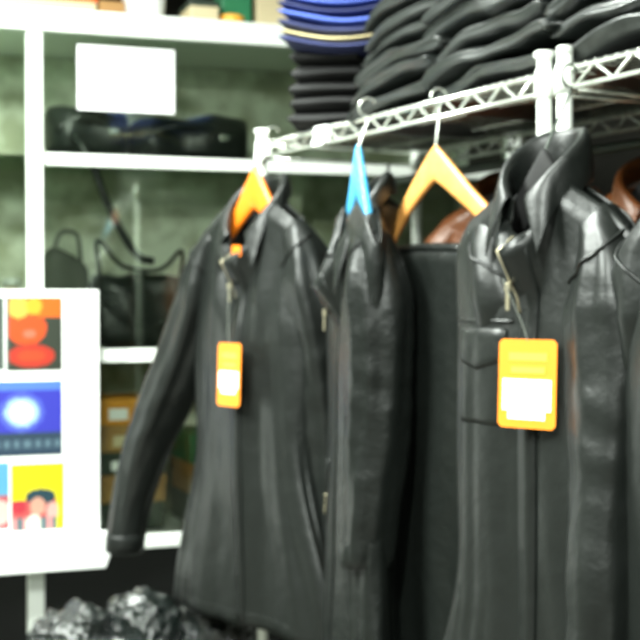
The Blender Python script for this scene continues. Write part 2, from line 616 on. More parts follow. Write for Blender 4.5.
def red_card(u, v):
    c = (0.035, 0.045, 0.03)
    if u < 0.06:
        return (0.10, 0.13, 0.11)
    if ell(u, v, 0.45, 0.2, 0.42, 0.16) < 1: c = (0.55, 0.04, 0.02)
    if ell(u, v, 0.45, 0.2, 0.25, 0.08) < 1: c = (0.70, 0.07, 0.02)
    if ell(u, v, 0.36, 0.58, 0.36, 0.23) < 1: c = (0.80, 0.09, 0.015)
    if ell(u, v, 0.42, 0.50, 0.12, 0.06) < 1: c = (0.85, 0.18, 0.10)
    if v > 0.72 and u > 0.55: c = (0.85, 0.15, 0.01)
    if ell(u, v, 0.22, 0.86, 0.2, 0.15) < 1: c = (0.9, 0.50, 0.08)
    if ell(u, v, 0.5, 0.88, 0.14, 0.12) < 1: c = (0.9, 0.45, 0.03)
    return c


def blue_card(u, v):
    c = (0.045, 0.05, 0.50)
    if v > 0.86: c = (0.10, 0.22, 0.75)
    if v < 0.32: c = (0.03, 0.06, 0.10)
    if v < 0.2 and abs((u * 7) % 1 - 0.5) < 0.3 and v > 0.1: c = (0.12, 0.2, 0.25)
    d = ell(u, v, 0.42, 0.58, 0.28, 0.23)
    if d < 1.3 and v > 0.3: c = (0.10, 0.14, 0.65)
    if d < 0.75: c = (0.40, 0.62, 0.75)
    if d < 0.35: c = (0.85, 0.90, 0.85)
    return c


def yellow_card(u, v):
    c = (0.92, 0.80, 0.01)
    if v < 0.45 and u < 0.86: c = (0.60, 0.10, 0.10)
    if ell(u, v, 0.55, 0.5, 0.28, 0.12) < 1: c = (0.02, 0.06, 0.08)
    if ell(u, v, 0.5, 0.36, 0.15, 0.13) < 1: c = (0.75, 0.38, 0.28)
    if ell(u, v, 0.15, 0.36, 0.14, 0.10) < 1: c = (0.55, 0.04, 0.06)
    if ell(u, v, 0.78, 0.28, 0.12, 0.14) < 1: c = (0.8, 0.45, 0.40)
    if v < 0.2 and u < 0.86: c = (0.10, 0.18, 0.2) if int(u * 9) % 2 else (0.75, 0.3, 0.3)
    if ell(u, v, 0.42, 0.10, 0.14, 0.15) < 1: c = (0.85, 0.80, 0.70)
    return c


def teal_card(u, v):
    c = (0.12, 0.40, 0.62)
    if v < 0.5: c = (0.55, 0.10, 0.12)
    if ell(u, v, 0.75, 0.25, 0.3, 0.2) < 1: c = (0.80, 0.55, 0.50)
    return c


def grey_card(u, v):
    return (0.10, 0.13, 0.11) if ell(u, v, 0.5, 0.5, 0.4, 0.35) > 1 else (0.20, 0.22, 0.18)


def violet_card(u, v):
    return (0.06, 0.05, 0.40) if v > 0.3 else (0.04, 0.06, 0.12)


def cpx(px, py):
    return cabpx(px, py, RY - 0.002)


for (pxa, pxb, pya, pyb, fn, lab) in (
        (6, 62, 371, 297, red_card, 'dark leaflet with red and orange round shapes on the white board'),
        (-8, 62, 457, 380, blue_card, 'blue leaflet with a pale globe in the middle row'),
        (11, 64, 532, 462, yellow_card, 'yellow leaflet with small figures along its lower half'),
        (-55, 4, 371, 297, grey_card, 'grey-green leaflet left of the red and orange one, cut by the frame'),
        (-70, -11, 457, 380, violet_card, 'violet leaflet left of the blue globe one'),
        (-45, 9, 532, 462, teal_card, 'light blue leaflet left of the yellow one on the board')):
    xa, za = cpx(pxa, pya)
    xb, zb_ = cpx(pxb, pyb)
    card_print('c', xa, xb, za, zb_, fn, lab)

# ------------------------------------------------------------------ plastic-wrapped bundles, lower left
def bundle(loc, sx, sy, sz, seed, label):
    bm = bmesh.new()
    bmesh.ops.create_icosphere(bm, subdivisions=5, radius=1)
    for v in bm.verts:
        p_ = v.co.copy()
        n1 = noise.noise(p_ * 1.6 + Vector((seed, 3, 1)))
        n2 = noise.noise(p_ * 4.5 + Vector((seed, 0, 7)))
        n3 = abs(noise.noise(p_ * 9 + Vector((0, seed, 2))))
        r = 1 + 0.25 * n1 + 0.16 * n2 - 0.13 * n3
        q = Vector((math.copysign(abs(p_.x) ** 0.75, p_.x) * sx, math.copysign(abs(p_.y) ** 0.75, p_.y) * sy, math.copysign(abs(p_.z) ** 0.8, p_.z) * sz)) * r
        q.z = max(q.z, -sz * 0.8) + sz * 0.8
        v.co = q
    o = obj('garment_bundle', bm, 'plastic')
    o.location = loc
    o.rotation_euler = (0, 0, seed)
    tag(o, label, 'bundle', 'plastic-wrapped bundles beside the cabinet')
    return o


tb = thing('low_table', 'low dark table under the plastic-wrapped bundles', 'table', (-0.62, 3.35, 0), CA)
obj('table_top', BX(-0.55, 0.4, -0.18, 0.22, 0.38, 0.42), 'box_dark', tb, False, bevel=0.004)
for sx_ in (-0.52, 0.34):
    for sy_ in (-0.15, 0.16):
        obj('leg', BX(sx_, sx_ + 0.03, sy_, sy_ + 0.03, 0, 0.379), 'box_dark', tb, False)
bundle((-0.64, 3.36, 0.42), 0.095, 0.11, 0.15, 1.3, 'crumpled black plastic-wrapped bundle under the leaflet rack, leftmost of the heap')
bundle((-0.47, 3.42, 0.42), 0.11, 0.10, 0.16, 2.6, 'crumpled black plastic-wrapped bundle in the middle of the heap')
bundle((-0.28, 3.44, 0.42), 0.11, 0.10, 0.17, 4.9, 'glossy black plastic-wrapped bundle beside the farthest jacket hem')

# ------------------------------------------------------------------ wire shelving
H_RAIL = 1.85            # bottom wire of the shelf edge
TOPW = 0.032             # spacing of the two edge wires
P_FAR = Vector((-0.148, 3.32, 0))
L1 = 1.185
GAP = 0.056
DEP = 0.46
RR = -(pi / 2 - RT)      # local +x -> RD


def rackpt(s, d, z):
    """s metres along the rack from the far post, d metres out to the aisle"""
    return P_FAR + RD * s + RN * d + Vector((0, 0, z))


def shelf_unit(s0, L, label, far_cap=False):
    u = thing('wire_shelving', label, 'shelving', rackpt(s0, 0, 0), RR, 'chrome wire shelving units')
    # local x along the rack, local y = away from the aisle
    for x in (0.0, L):
        for y in (0.0, DEP):
            bm = bmesh.new()
            tube(bm, [(x, y, 0.02), (x, y, H_RAIL + 0.068)], 0.0135, 16, 1.0, Vector((0, 1, 0)))
            pst = obj('post', bm, 'post', u)
            bm = bmesh.new()
            tube(bm, [(x, y, 0), (x, y, 0.02)], [0.02, 0.016], 16)
            obj('foot', bm, 'lamp_body', pst)
            bm = bmesh.new()
            zc = H_RAIL + 0.068
            tube(bm, [(x, y, zc - 0.012), (x, y, zc), (x, y, zc + 0.004)], [0.0145, 0.02 if far_cap else 0.0145, 0.017 if far_cap else 0.012], 16)
            obj('cap', bm, 'post', pst)
    for z in (H_RAIL, 0.28):
        bm = bmesh.new()
        # long edges: double wires and zig-zag
        for y in (0.0, DEP):
            for zz in (z, z + TOPW):
                tube(bm, [(0.012, y, zz), (L - 0.012, y, zz)], 0.0046, 8, up=Vector((0, 0, 1)))
            n = int(L / 0.05)
            zig = [(0.03 + (L - 0.06) * k / n, y, z + (TOPW if k % 2 else 0)) for k in range(n + 1)]
            tube(bm, zig, 0.0036, 6, up=Vector((0, 0, 1)))
        for x in (0.0, L):
            for zz in (z, z + TOPW):
                tube(bm, [(x, 0.012, zz), (x, DEP - 0.012, zz)], 0.0034, 8, up=Vector((0, 0, 1)))
        s_ = obj('shelf', bm, 'chrome', u)
        bm = bmesh.new()
        n = int(L / 0.026)
        for k in range(1, n):
            x = L * k / n
            tube(bm, [(x, 0.0, z + TOPW + 0.005), (x, DEP, z + TOPW + 0.005)], 0.0019, 5, up=Vector((0, 0, 1)))
        for y in (0.15, 0.31):
            tube(bm, [(0.0, y, z + TOPW), (L, y, z + TOPW)], 0.003, 6, up=Vector((0, 0, 1)))
        obj('deck_wires', bm, 'chrome', s_)
        if z > 1:
            obj('shade_liner', BX(0.02, L - 0.02, 0.008, DEP - 0.004, z + TOPW + 0.0072, z + TOPW + 0.0086), 'lining', s_, False)  # dark sheet added over the deck wires to shade the underside
        for x in (0.0, L):
            for y in (0.0, DEP):
                bm = bmesh.new()
                tube(bm, [(x, y, z - 0.008), (x, y, z + TOPW + 0.008)], [0.019, 0.0165], 16)
                obj('collar', bm, 'post', s_)
    return u


shelf_unit(0.0, L1, 'chrome wire shelving unit holding jackets on its front edge, left of the double posts', True)
shelf_unit(L1 + GAP, L1, 'chrome wire shelving unit on the right of the double posts')

# white plastic clips on the shelf edge
cl0 = None
for s_, lab in ((0.035, 'white plastic clip on the shelf edge beside the far corner post'),
           (0.36, 'small white plastic clip on the shelf edge between orange and blue hangers')):
    o = thing('shelf_clip', lab, 'clip', rackpt(s_, 0.008, H_RAIL - 0.004), RR)
    obj('clip_body', BX(-0.028, 0.028, -0.012, 0.006, 0.0, 0.042), 'white_board', o, False, bevel=0.004)
    obj('clip_lip', BX(-0.026, 0.026, -0.018, -0.0125, -0.004, 0.012), 'white_board', o, False, bevel=0.002)


# ------------------------------------------------------------------ folded garments on the shelf
def folded(name, L, D, T, m, seed, droop=0.0, wav=0.012, lobes=2, label=None, cat='garment', group=None, sag=0.0, ridge=1.0):
    bm = bmesh.new()
    nx, nk = 44, 40
    rings = []
    rnd = random.Random(seed)
    ph = rnd.uniform(0, 6)
    for i in range(nx + 1):
        s = i / nx
        e = min(s, 1 - s) / 0.06
        pe = sqrt(max(0, 1 - (1 - min(e, 1)) ** 2)) * 0.85 + 0.15
        ring = []
        for k in range(nk):
            a = 2 * pi * k / nk
            ca, sa = cos(a), sin(a)
            # flat slab with rounded front and back edges, lobes on the edges = folded layers
            yy = D / 2 * math.copysign(min(1, abs(ca) ** 0.55), ca)
            zz = T / 2 * math.copysign(abs(sa) ** 0.95, sa)
            if abs(ca) > 0.55:
                cut = 0.5 + 0.5 * cos(lobes * 2 * pi * (zz / T + 0.5))
                inner = abs(zz) < T * 0.44
                if inner:
                    yy -= math.copysign(0.012 * ridge * cut, ca)
            x = (s - 0.5) * L
            wob = noise.noise(Vector((x * 5 + seed, yy * 4, ph)))
            wob2 = noise.noise(Vector((x * 11 + seed * 2, yy * 7, ph + 5)))
            z = zz * pe * (1 + 0.25 * noise.noise(Vector((x * 9, yy * 3, ph + 9)))) + wav * wob + wav * 0.5 * wob2
            z += -droop * max(0, 0.5 - s) ** 2 * 4 - sag * sin(pi * s)
            y = yy + 0.016 * noise.noise(Vector((x * 6, zz * 40, seed)))
            x2 = x + (0.012 * noise.noise(Vector((yy * 8, zz * 30, seed + 3))))
            ring.append(bm.verts.new((x2, y, z + T / 2)))
        rings.append(ring)
    for i in range(nx):
        for k in range(nk):
            bm.faces.new((rings[i][k], rings[i][(k + 1) % nk], rings[i + 1][(k + 1) % nk], rings[i + 1][k]))
    bm.faces.new(rings[0]); bm.faces.new(rings[-1])
    o = obj(name, bm, m)
    tag(o, label, cat, group)
    return o


ZD = H_RAIL + TOPW + 0.009
ordn = ['lowest', 'second from the bottom', 'third from the bottom', 'fourth from the bottom', 'fifth from the bottom', 'sixth from the bottom', 'seventh from the bottom', 'topmost']


def place_rack(o, s, d, z, rz=0.0):
    o.location = rackpt(s, d, z)
    o.rotation_euler = (0, 0, RR + rz)
    return o


rnd = random.Random(4)
# middle stack: left of the double posts
z = ZD + 0.004
for q in range(6):
    T = rnd.uniform(0.036, 0.048)
    o = folded('folded_leather_jacket', 0.41 + rnd.uniform(-0.03, 0.03), 0.40, T + 0.008, 'fold', 10 + q * 3.3, droop=0.035 + 0.012 * (q % 3), wav=0.018,
               lobes=2, label='folded black leather garment, %s in the stack left of the double posts' % ordn[q], group='folded black garments left of the posts', cat='folded garment')
    place_rack(o, 0.975 + rnd.uniform(-0.02, 0.02), -0.20 + rnd.uniform(-0.012, 0.012), z + 0.004, rnd.uniform(-0.04, 0.04))
    z += T
# second stack farther left, drooping down towards the far end
z = ZD + 0.004
for q in range(6):
    T = rnd.uniform(0.034, 0.044)
    o = folded('folded_leather_jacket', 0.34 + rnd.uniform(-0.03, 0.03), 0.38, T + 0.008, 'fold', 70 + q * 5.1, droop=0.05, wav=0.016,
               lobes=2, label='folded black leather garment, %s in the slumping stack beside the blue clothes' % ordn[q], group='folded black garments beside the blue clothes', cat='folded garment')
    place_rack(o, 0.625 + 0.012 * q, -0.19 + rnd.uniform(-0.012, 0.012), z + 0.012, rnd.uniform(-0.06, 0.06))
    z += T
# right stack
z = ZD + 0.004
for q in range(5):
    T = rnd.uniform(0.040, 0.052)
    o = folded('folded_leather_jacket', 0.56 + rnd.uniform(-0.03, 0.03), 0.40, T + 0.008, 'fold', 130 + q * 4.7, droop=0.03, wav=0.022,
               lobes=2, label='folded black leather garment, %s in the stack right of the double posts' % ordn[q], group='folded black garments right of the posts', cat='folded garment')
    place_rack(o, 1.45 + rnd.uniform(-0.02, 0.02), -0.20 + rnd.uniform(-0.012, 0.012), z + 0.004, rnd.uniform(-0.05, 0.05))
    z += T
# far end: black cloth stack with the blue stack on top
z = ZD + 0.003
for q in range(5):
    T = 0.036
    o = folded('folded_trousers', 0.17, 0.22, T + 0.004, 'lining', 200 + q * 3, wav=0.004, lobes=1,
               label='folded black trousers, %s of five under the blue clothes' % ordn[q], group='folded black trousers under the blue clothes', cat='folded garment')
    place_rack(o, 0.225 + 0.004 * q, -0.09, z, 0.80 + 0.03 * (q % 2))
    z += T
cols = [('navy', 0.022, 'folded navy garment, lowest of the blue pile at the far shelf end'),
        ('cream', 0.012, 'thin folded cream garment between navy clothes at the far shelf end'),
        ('navy', 0.026, 'folded navy garment directly above the cream one'),
        ('blue', 0.022, 'folded mid-blue garment, under the topmost navy one'),
        ('navy', 0.018, 'folded navy garment near the top of the blue pile'),
        ('blue', 0.024, 'folded mid-blue garment, on the very top of the blue pile'),
        ]
for q, (m_, T, lab) in enumerate(cols):
    o = folded('folded_shirt', 0.33, 0.26, T + 0.004, m_, 300 + q * 3, wav=0.003, lobes=1, sag=0.03, ridge=0.6,
               label=lab, group='blue and cream folded clothes', cat='folded garment')
    place_rack(o, 0.305, -0.115, z + 0.012, 0.85)
    z += T


# ------------------------------------------------------------------ hangers
def hanger(kind, label, loc, rz, hook_off, m, back=0.0, parent_group=None, hook_h=0.055, hm='chrome'):
    """origin: top centre of the hanger body; hook goes up to the rail, hook_off = local y of the rail"""
    t = thing('clothes_hanger', label, 'hanger', loc, rz, 'hangers on the garment racks')
    hook_h += 0.034
    half, drop = (0.205, 0.140) if kind == 'wood' else (0.145, 0.150)
    bm = bmesh.new()
    pts, rad = [], []
    n = 36
    for i in range(n + 1):
        u = -1 + 2 * i / n
        au = abs(u)
        x = half * u
        zc = (-0.026 if kind == 'wood' else -0.040) - drop * (au ** 1.1)
        yc = back * au ** 2
        pts.append((x, yc, zc))
        rad.append(lerp(0.036, 0.023, min(1, au * 1.6)) if kind == 'wood' else lerp(0.054, 0.018, min(1, au * 1.2)))
    # body: swept flat section (tall, thin)
    rings = []
    for i, (p_, r) in enumerate(zip(pts, rad)):
        ring = []
        thick = 0.008 if kind == 'wood' else 0.010
        if i in (0, n):
            r *= 0.55; thick *= 0.6
        for k in range(14):
            a = 2 * pi * k / 14
            ring.append(bm.verts.new((p_[0], p_[1] + thick * math.copysign(abs(cos(a)) ** 0.7, cos(a)), p_[2] + r * math.copysign(abs(sin(a)) ** 0.8, sin(a)))))
        rings.append(ring)
    for i in range(n):
        for k in range(14):
            bm.faces.new((rings[i][k], rings[i][(k + 1) % 14], rings[i + 1][(k + 1) % 14], rings[i + 1][k]))
    bm.faces.new(rings[0]); bm.faces.new(rings[-1])
    obj('hanger_body', bm, m, t)
    # hook
    bm = bmesh.new()
    r = 0.019
    cz = hook_h + 0.002
    path = [(0, 0, 0.0), (0, hook_off * 0.25, hook_h * 0.25), (0, hook_off, hook_h - r - 0.006)]
    for k in range(9):
        a = -pi / 2 + pi * 1.35 * k / 8
        path.append((0, hook_off - cos(a) * r - 0.0, cz + sin(a) * r))
    # the hook loops over the wire: opening on the far side
    tube(bm, smooth_path(path, 44), 0.0022, 8, up=Vector((1, 0, 0)))
    obj('hook', bm, hm, t)
    if kind == 'wood':
        bm = bmesh.new()
        ze = -0.026 - drop
        tube(bm, [(-half * 0.95, back * 0.9, ze + 0.01), (-half * 0.94, back * 0.9, -0.203), (half * 0.94, back * 0.9, -0.203), (half * 0.95, back * 0.9, ze + 0.01)], 0.004, 10, up=Vector((0, 1, 0)))
        obj('trouser_bar', bm, 'chrome', t)
    return t


# ------------------------------------------------------------------ jackets
def top_line(x):
    ax = abs(x)
    return -0.030 - 0.55 * ax - 1.5 * max(0, ax - 0.16) ** 1.3


class Jacket:
    def __init__(s, L=1.08, W=0.235, hem=0.25, depth=0.066, seed=1.0, folds=0.012, neck_front=-0.14, nw=0.068):
        s.L, s.W, s.hem, s.depth, s.seed, s.folds, s.nf, s.nw = L, W, hem, depth, seed, folds, neck_front, nw

    def pt(s, th, v):
        """th: 0 = centre front, pi = centre back; v: 0 top, 1 hem"""
        sx = sin(th)
        a = interp([0, 0.2, 0.5, 1], [s.W, s.W * 0.93, s.W * 0.92, s.hem], v)
        bdep = interp([0, 0.03, 0.25, 1], [0.018, 0.036, s.depth, s.depth * 1.05], v)
        x = a * math.copysign(abs(sx) ** 0.85, sx)
        y = -bdep * math.copysign(abs(cos(th)) ** 0.75, cos(th))
        xt = s.W * math.copysign(abs(sx) ** 0.85, sx)
        zt = top_line(xt)
        if abs(xt) < s.nw:                       # neck hole
            k = 1 - (abs(xt) / s.nw) ** 2
            zt = lerp(zt, (s.nf if cos(th) > 0 else -0.055), k ** 0.6)
            y *= 1 + (2.2 * k * max(0, 1 - v * 9))
        z = lerp(zt, -s.L, v)
        w_ = s.folds * (0.25 + 0.75 * v) * min(1, v * 5)
        f = sin(th * 5 + s.seed + 1.2 * v) * 0.5 + noise.noise(Vector((sx * 3 + s.seed, cos(th) * 3, v * 1.6))) * 1.3
        f += 0.6 * noise.noise(Vector((sx * 7 + s.seed * 2, cos(th) * 5, v * 4.5)))
        nx_, ny_ = sin(th), -cos(th)
        x += nx_ * f * w_
        y += ny_ * f * w_
        return Vector((x, y, z))

    def front(s, x, z):
        """front surface point for a given x, z"""
        best = None
        v = 0.5
        th = 0.0
        for _ in range(14):
            p_ = s.pt(th, v)
            v -= (z - p_.z) / s.L * 0.9
            v = min(max(v, 0.001), 1)
            th += (x - p_.x) / s.W * 0.8
            th = min(max(th, -1.5), 1.5)
        return s.pt(th, v)


def strip_on(J, pts2, off, wdt, bm, thick=0.003):
    """a raised strip that follows the front surface through (x, z) points"""
    rows = []
    for i, (x, z) in enumerate(pts2):
        a = pts2[max(i - 1, 0)]; b_ = pts2[min(i + 1, len(pts2) - 1)]
        dx, dz = b_[0] - a[0], b_[1] - a[1]
        l = sqrt(dx * dx + dz * dz) or 1
        nx_, nz_ = -dz / l * wdt / 2, dx / l * wdt / 2
        p0 = J.front(x + nx_, z + nz_); p1 = J.front(x - nx_, z - nz_)
        q = Vector((0, -off, 0))
        q2 = Vector((0, -off - thick, 0))
        rows.append([bm.verts.new(p0 + q), bm.verts.new(p0 + q2), bm.verts.new(p1 + q2), bm.verts.new(p1 + q)])
    for i in range(len(rows) - 1):
        for k in range(4):
            bm.faces.new((rows[i][k], rows[i][(k + 1) % 4], rows[i + 1][(k + 1) % 4], rows[i + 1][k]))
    bm.faces.new(rows[0]); bm.faces.new(rows[-1])


def patch_on(J, fx, fz, nu, nv, off, thick, bm):
    """curved patch following the front; fx(u,v), fz(u,v) give x,z"""
    g = []
    for j in range(nv + 1):
        row = []
        for i in range(nu + 1):
            u, v = i / nu, j / nv
            p_ = J.front(fx(u, v), fz(u, v))
            e = min(u, 1 - u, v, 1 - v)
            row.append((p_ + Vector((0, -off, 0)), p_ + Vector((0, -off - thick * min(1, 0.5 + e * 6), 0))))
        g.append(row)
    lo = [[bm.verts.new(c[0]) for c in r] for r in g]
    hi = [[bm.verts.new(c[1]) for c in r] for r in g]
    for j in range(nv):
        for i in range(nu):
            bm.faces.new((hi[j][i], hi[j][i + 1], hi[j + 1][i + 1], hi[j + 1][i]))
            bm.faces.new((lo[j][i], lo[j + 1][i], lo[j + 1][i + 1], lo[j][i + 1]))
    for i in range(nu):
        bm.faces.new((lo[0][i], lo[0][i + 1], hi[0][i + 1], hi[0][i]))
        bm.faces.new((lo[nv][i], hi[nv][i], hi[nv][i + 1], lo[nv][i + 1]))
    for j in range(nv):
        bm.faces.new((lo[j][0], hi[j][0], hi[j + 1][0], lo[j + 1][0]))
        bm.faces.new((lo[j][nu], lo[j + 1][nu], hi[j + 1][nu], hi[j][nu]))


def make_jacket(label, loc, rz, J, m='leather', name='leather_jacket', group=None, sleeves=((-0.30, 0.02, -0.66), (0.30, 0.0, -0.66)),
                collar_h=0.085, collar_r=0.08, point=0.10, zipper=True, pockets=(), price=None, tiny=None, yoke=True, sr=(0.082, 0.052), open_v=0.0, cat='jacket', puff=(0.108, 0.108), neck_off=1.0):
    t = thing(name, label, cat, loc, rz, group)
    NT, NV = 112, 64
    bm = bmesh.new()
    g = []
    for j in range(NV + 1):
        v = (j / NV) ** 1.15
        g.append([bm.verts.new(J.pt(2 * pi * i / NT, v)) for i in range(NT)])
    for j in range(NV):
        for i in range(NT):
            bm.faces.new((g[j][i], g[j][(i + 1) % NT], g[j + 1][(i + 1) % NT], g[j + 1][i]))
    obj('jacket_body', bm, m, t, solid=0.003)
    # sleeves: stacked cross-sections whose upper outline carries on the shoulder slope
    for side, (ex, ey, ez) in zip((-1, 1), sleeves):
        bm = bmesh.new()
        NS, NA = 60, 34
        xs0 = J.W - 0.062
        ztop = top_line(xs0) + 0.004
        sd = J.seed * 3 + side
        rings = []
        for j in range(NS + 1):
            v = (j / NS) ** 1.25
            z_ = lerp(ztop, ez, v)
            dz = ztop - z_
            outer = xs0 + (puff[0] if side < 0 else puff[1]) * (1 - math.exp(-dz / 0.085)) - 0.02 * v
            wid = interp([0, 0.05, 0.25, 1], [0.012, 0.042, sr[0] * 0.78, sr[1] * 0.80], v) if True else 0
            hy = min(sqrt(dz / 0.16 + 0.01), 1) * lerp(sr[0], sr[1], v)
            bend = v * v * (3 - 2 * v)
            cx = outer - wid + (abs(ex) - J.W) * bend
            cy = ey * bend + 0.020 * sin(pi * v)
            ring = []
            for k in range(NA):
                a = 2 * pi * k / NA
                amp = min(1, dz / 0.12)
                wr_ = 0.10 * noise.noise(Vector((cos(a) * 1.1 + sd, sin(a) * 1.1, v * 4))) + 0.22 * noise.noise(Vector((cos(a) * 2.1 + sd, sin(a) * 2.1, v * 2.2))) + 0.035 * noise.noise(Vector((cos(a) * 1.8 + sd, sin(a) * 1.8, v * 15 + a * 0.4)))
                cr = math.exp(-((v - 0.52) / 0.16) ** 2) + 0.45 * math.exp(-((v - 0.95) / 0.1) ** 2)
                wr_ += 0.03 * cr * sin(v * 62 + 2 * sin(a + sd)) * (0.4 + 0.6 * max(0, noise.noise(Vector((cos(a) + sd, sin(a), v * 4))) + 0.4))
                wr_ *= amp
                px_ = cx + math.copysign(abs(cos(a)) ** 0.85, cos(a)) * wid * (1 + wr_)
                py_ = cy + math.copysign(abs(sin(a)) ** 0.85, sin(a)) * hy * (1 + wr_)
                ring.append(bm.verts.new((side * px_, py_, z_)))
            rings.append(ring)
        for j in range(NS):
            for k in range(NA):
                bm.faces.new((rings[j][k], rings[j][(k + 1) % NA], rings[j + 1][(k + 1) % NA], rings[j + 1][k]))
        bm.faces.new(rings[0]); bm.faces.new(rings[-1])
        seam = []
        for k in range(NA // 2 - 1, NA + 1):       # front half of the ring, from the body round to the outside
            kk = k % NA
            fr = (k - NA // 2) / (NA / 2)          # 0 body side, 1 outside
            tgt = ztop - lerp(0.15, 0.035, max(0, min(1, fr)) ** 0.8)
            jj = max(q_ for q_ in range(NS) if rings[q_][kk].co.z >= tgt)
            za_, zb_ = rings[jj][kk].co.z, rings[jj + 1][kk].co.z
            c_ = rings[jj][kk].co.lerp(rings[jj + 1][kk].co, (za_ - tgt) / (za_ - zb_))
            ctr = sum((r_.co for r_ in rings[jj]), Vector()) / NA
            seam.append(c_ + (c_ - ctr).normalized() * 0.0015)
        path = [Vector((side * (lerp(0, cx, 1) - 0.003 * q_), cy, ez + 0.03 * q_)) for q_ in (2, 1, 0)]
        slv = obj('sleeve', bm, m, t)
        if yoke:
            bm = bmesh.new(); tube(bm, smooth_path(seam, 50), 0.0032, 6, up=Vector((0.3, 0.2, 1)))
            obj('shoulder_seam', bm, m, slv)
        bm = bmesh.new()
        d = (path[-1] - path[-3]).normalized()
        c0 = path[-1] - d * 0.045
        tube(bm, [c0, c0 + d * 0.004, path[-1] + d * 0.002, path[-1] + d * 0.005], [sr[1] * 1.00, sr[1] * 1.05, sr[1] * 1.05, sr[1] * 0.98], 26, 0.8)
        obj('cuff', bm, m, slv)
    # collar: runs round the neck hole, stand + turned-down fall with points
    bm = bmesh.new()
    NC = 48
    rows = [[] for _ in range(9)]
    for i in range(NC + 1):
        u = -1 + 2 * i / NC           # -1, 1 = front ends ; 0 = back
        ang = u * (pi - 0.18 - open_v)
        au = abs(u)
        base = Vector((sin(ang) * collar_r, cos(ang) * 0.058, 0))
        # height of neckline
        zb_ = lerp(-0.055, J.nf + 0.015, max(0, (au - 0.25) / 0.75) ** 1.3)
        nrm = Vector((sin(ang) * 0.8, cos(ang), 0)).normalized()
        stand = collar_h * lerp(1.0, 0.55, au ** 2)
        fall = lerp(collar_h * 1.0, collar_h * 0.8 + point * max(0, (au - 0.72) / 0.28) ** 1.2, min(1, au * 1.1))
        pt_shift = Vector((math.copysign(0.035, u) * max(0, (au - 0.75) / 0.25), 0, 0))
        wv_ = 0.004 * noise.noise(Vector((u * 6, J.seed, 0)))
        b0 = base * 1.0 + Vector((0, 0, zb_))
        rows[0].append(b0)
        rows[1].append(b0 + Vector((0, 0, stand * 0.5)) - nrm * 0.004)
        rows[2].append(b0 + Vector((0, 0, stand * 0.92)) - nrm * 0.003)
        rows[3].append(b0 + Vector((0, 0, stand)) + nrm * 0.004)
        rows[4].append(b0 + Vector((0, 0, stand * 0.93)) + nrm * 0.012)
        o1 = nrm * (0.014 + wv_)
        rows[5].append(b0 + Vector((0, 0, stand - fall * 0.35)) + o1 + pt_shift * 0.35)
        rows[6].append(b0 + Vector((0, 0, stand - fall * 0.65)) + nrm * (0.017 + wv_) + pt_shift * 0.7)
        rows[7].append(b0 + Vector((0, 0, stand - fall * 0.95)) + nrm * (0.018 + wv_) + pt_shift)
        rows[8].append(b0 + Vector((0, 0, stand - fall)) + nrm * (0.018 + wv_) + pt_shift)
    gv = [[bm.verts.new(p_) for p_ in r] for r in rows]
    for j in range(8):
        for i in range(NC):
            bm.faces.new((gv[j][i], gv[j][i + 1], gv[j + 1][i + 1], gv[j + 1][i]))
    obj('collar', bm, m, t, solid=0.004, sub=1)
    # front placket with zip
    zt = J.nf - 0.0
    zs = [lerp(zt, -J.L + 0.01, k / 40) for k in range(41)]
    bm = bmesh.new()
    strip_on(J, [(0.014, z_) for z_ in zs], 0.001, 0.036, bm, 0.004)
    obj('placket', bm, m, t)
    if zipper:
        bm = bmesh.new()
        strip_on(J, [(-0.009, z_) for z_ in zs[:6]], 0.002, 0.006, bm, 0.003)
        zp = obj('zip', bm, 'zip', t)
        bm = bmesh.new()
        q = J.front(-0.009, zt - 0.075)
        box(bm, q.x - 0.006, q.x + 0.006, q.y - 0.012, q.y - 0.006, q.z - 0.014, q.z)
        box(bm, q.x - 0.004, q.x + 0.004, q.y - 0.011, q.y - 0.008, q.z - 0.045, q.z - 0.013)
        obj('zip_pull', bm, 'zip', zp, False, bevel=0.001)
    # hem band
    bm = bmesh.new()
    strip_on(J, [(lerp(-0.20, 0.2, k / 24), -J.L + 0.03) for k in range(25)], 0.0, 0.004, bm, 0.002)
    obj('hem_seam', bm, m, t)
    for (x0, x1, z0, z1, kind) in pockets:
        if kind == 'flap':
            bm = bmesh.new()
            patch_on(J, lambda u, v: lerp(x0, x1, u), lambda u, v: lerp(z1, z1 - 0.052 - 0.018 * (1 - abs(2 * u - 1)), v), 16, 8, 0.002, 0.0055, bm)
            obj('pocket_flap', bm, m, t)
            bm = bmesh.new()
            patch_on(J, lambda u, v: lerp(x0 + 0.004, x1 - 0.004, u), lambda u, v: lerp(z1 - 0.02, z0, v), 14, 14, 0.0, 0.0035, bm)
            obj('pocket', bm, m, t)
            bm = bmesh.new()
            strip_on(J, [(lerp(x0 - 0.01, x1 + 0.01, k / 12), z1 + 0.012) for k in range(13)], 0.0, 0.006, bm, 0.0035)
            obj('chest_seam', bm, m, t)
        else:
            bm = bmesh.new()
            strip_on(J, [(lerp(x0, x1, k / 12), lerp(z0, z1, k / 12)) for k in range(13)], 0.001, 0.016, bm, 0.004)
            wl = obj('pocket_welt', bm, m, t)
            bm = bmesh.new()
            strip_on(J, [(lerp(x0, x1, 0.1 + k / 15), lerp(z0, z1, 0.1 + k / 15)) for k in range(6)], 0.005, 0.006, bm, 0.003)
            obj('pocket_zip', bm, 'zip', wl)
    if price:
        price_tag(t, J, *price)
    if tiny:
        x, z_ = tiny
        o = obj('size_label', BX(x - 0.017, x + 0.017, min(J.front(x, z_).y - 0.008, -0.078), min(J.front(x, z_).y - 0.006, -0.076), z_ - 0.013, z_ + 0.013), 'orange', t, False)
        o['label'] = 'small orange size label'
    return t


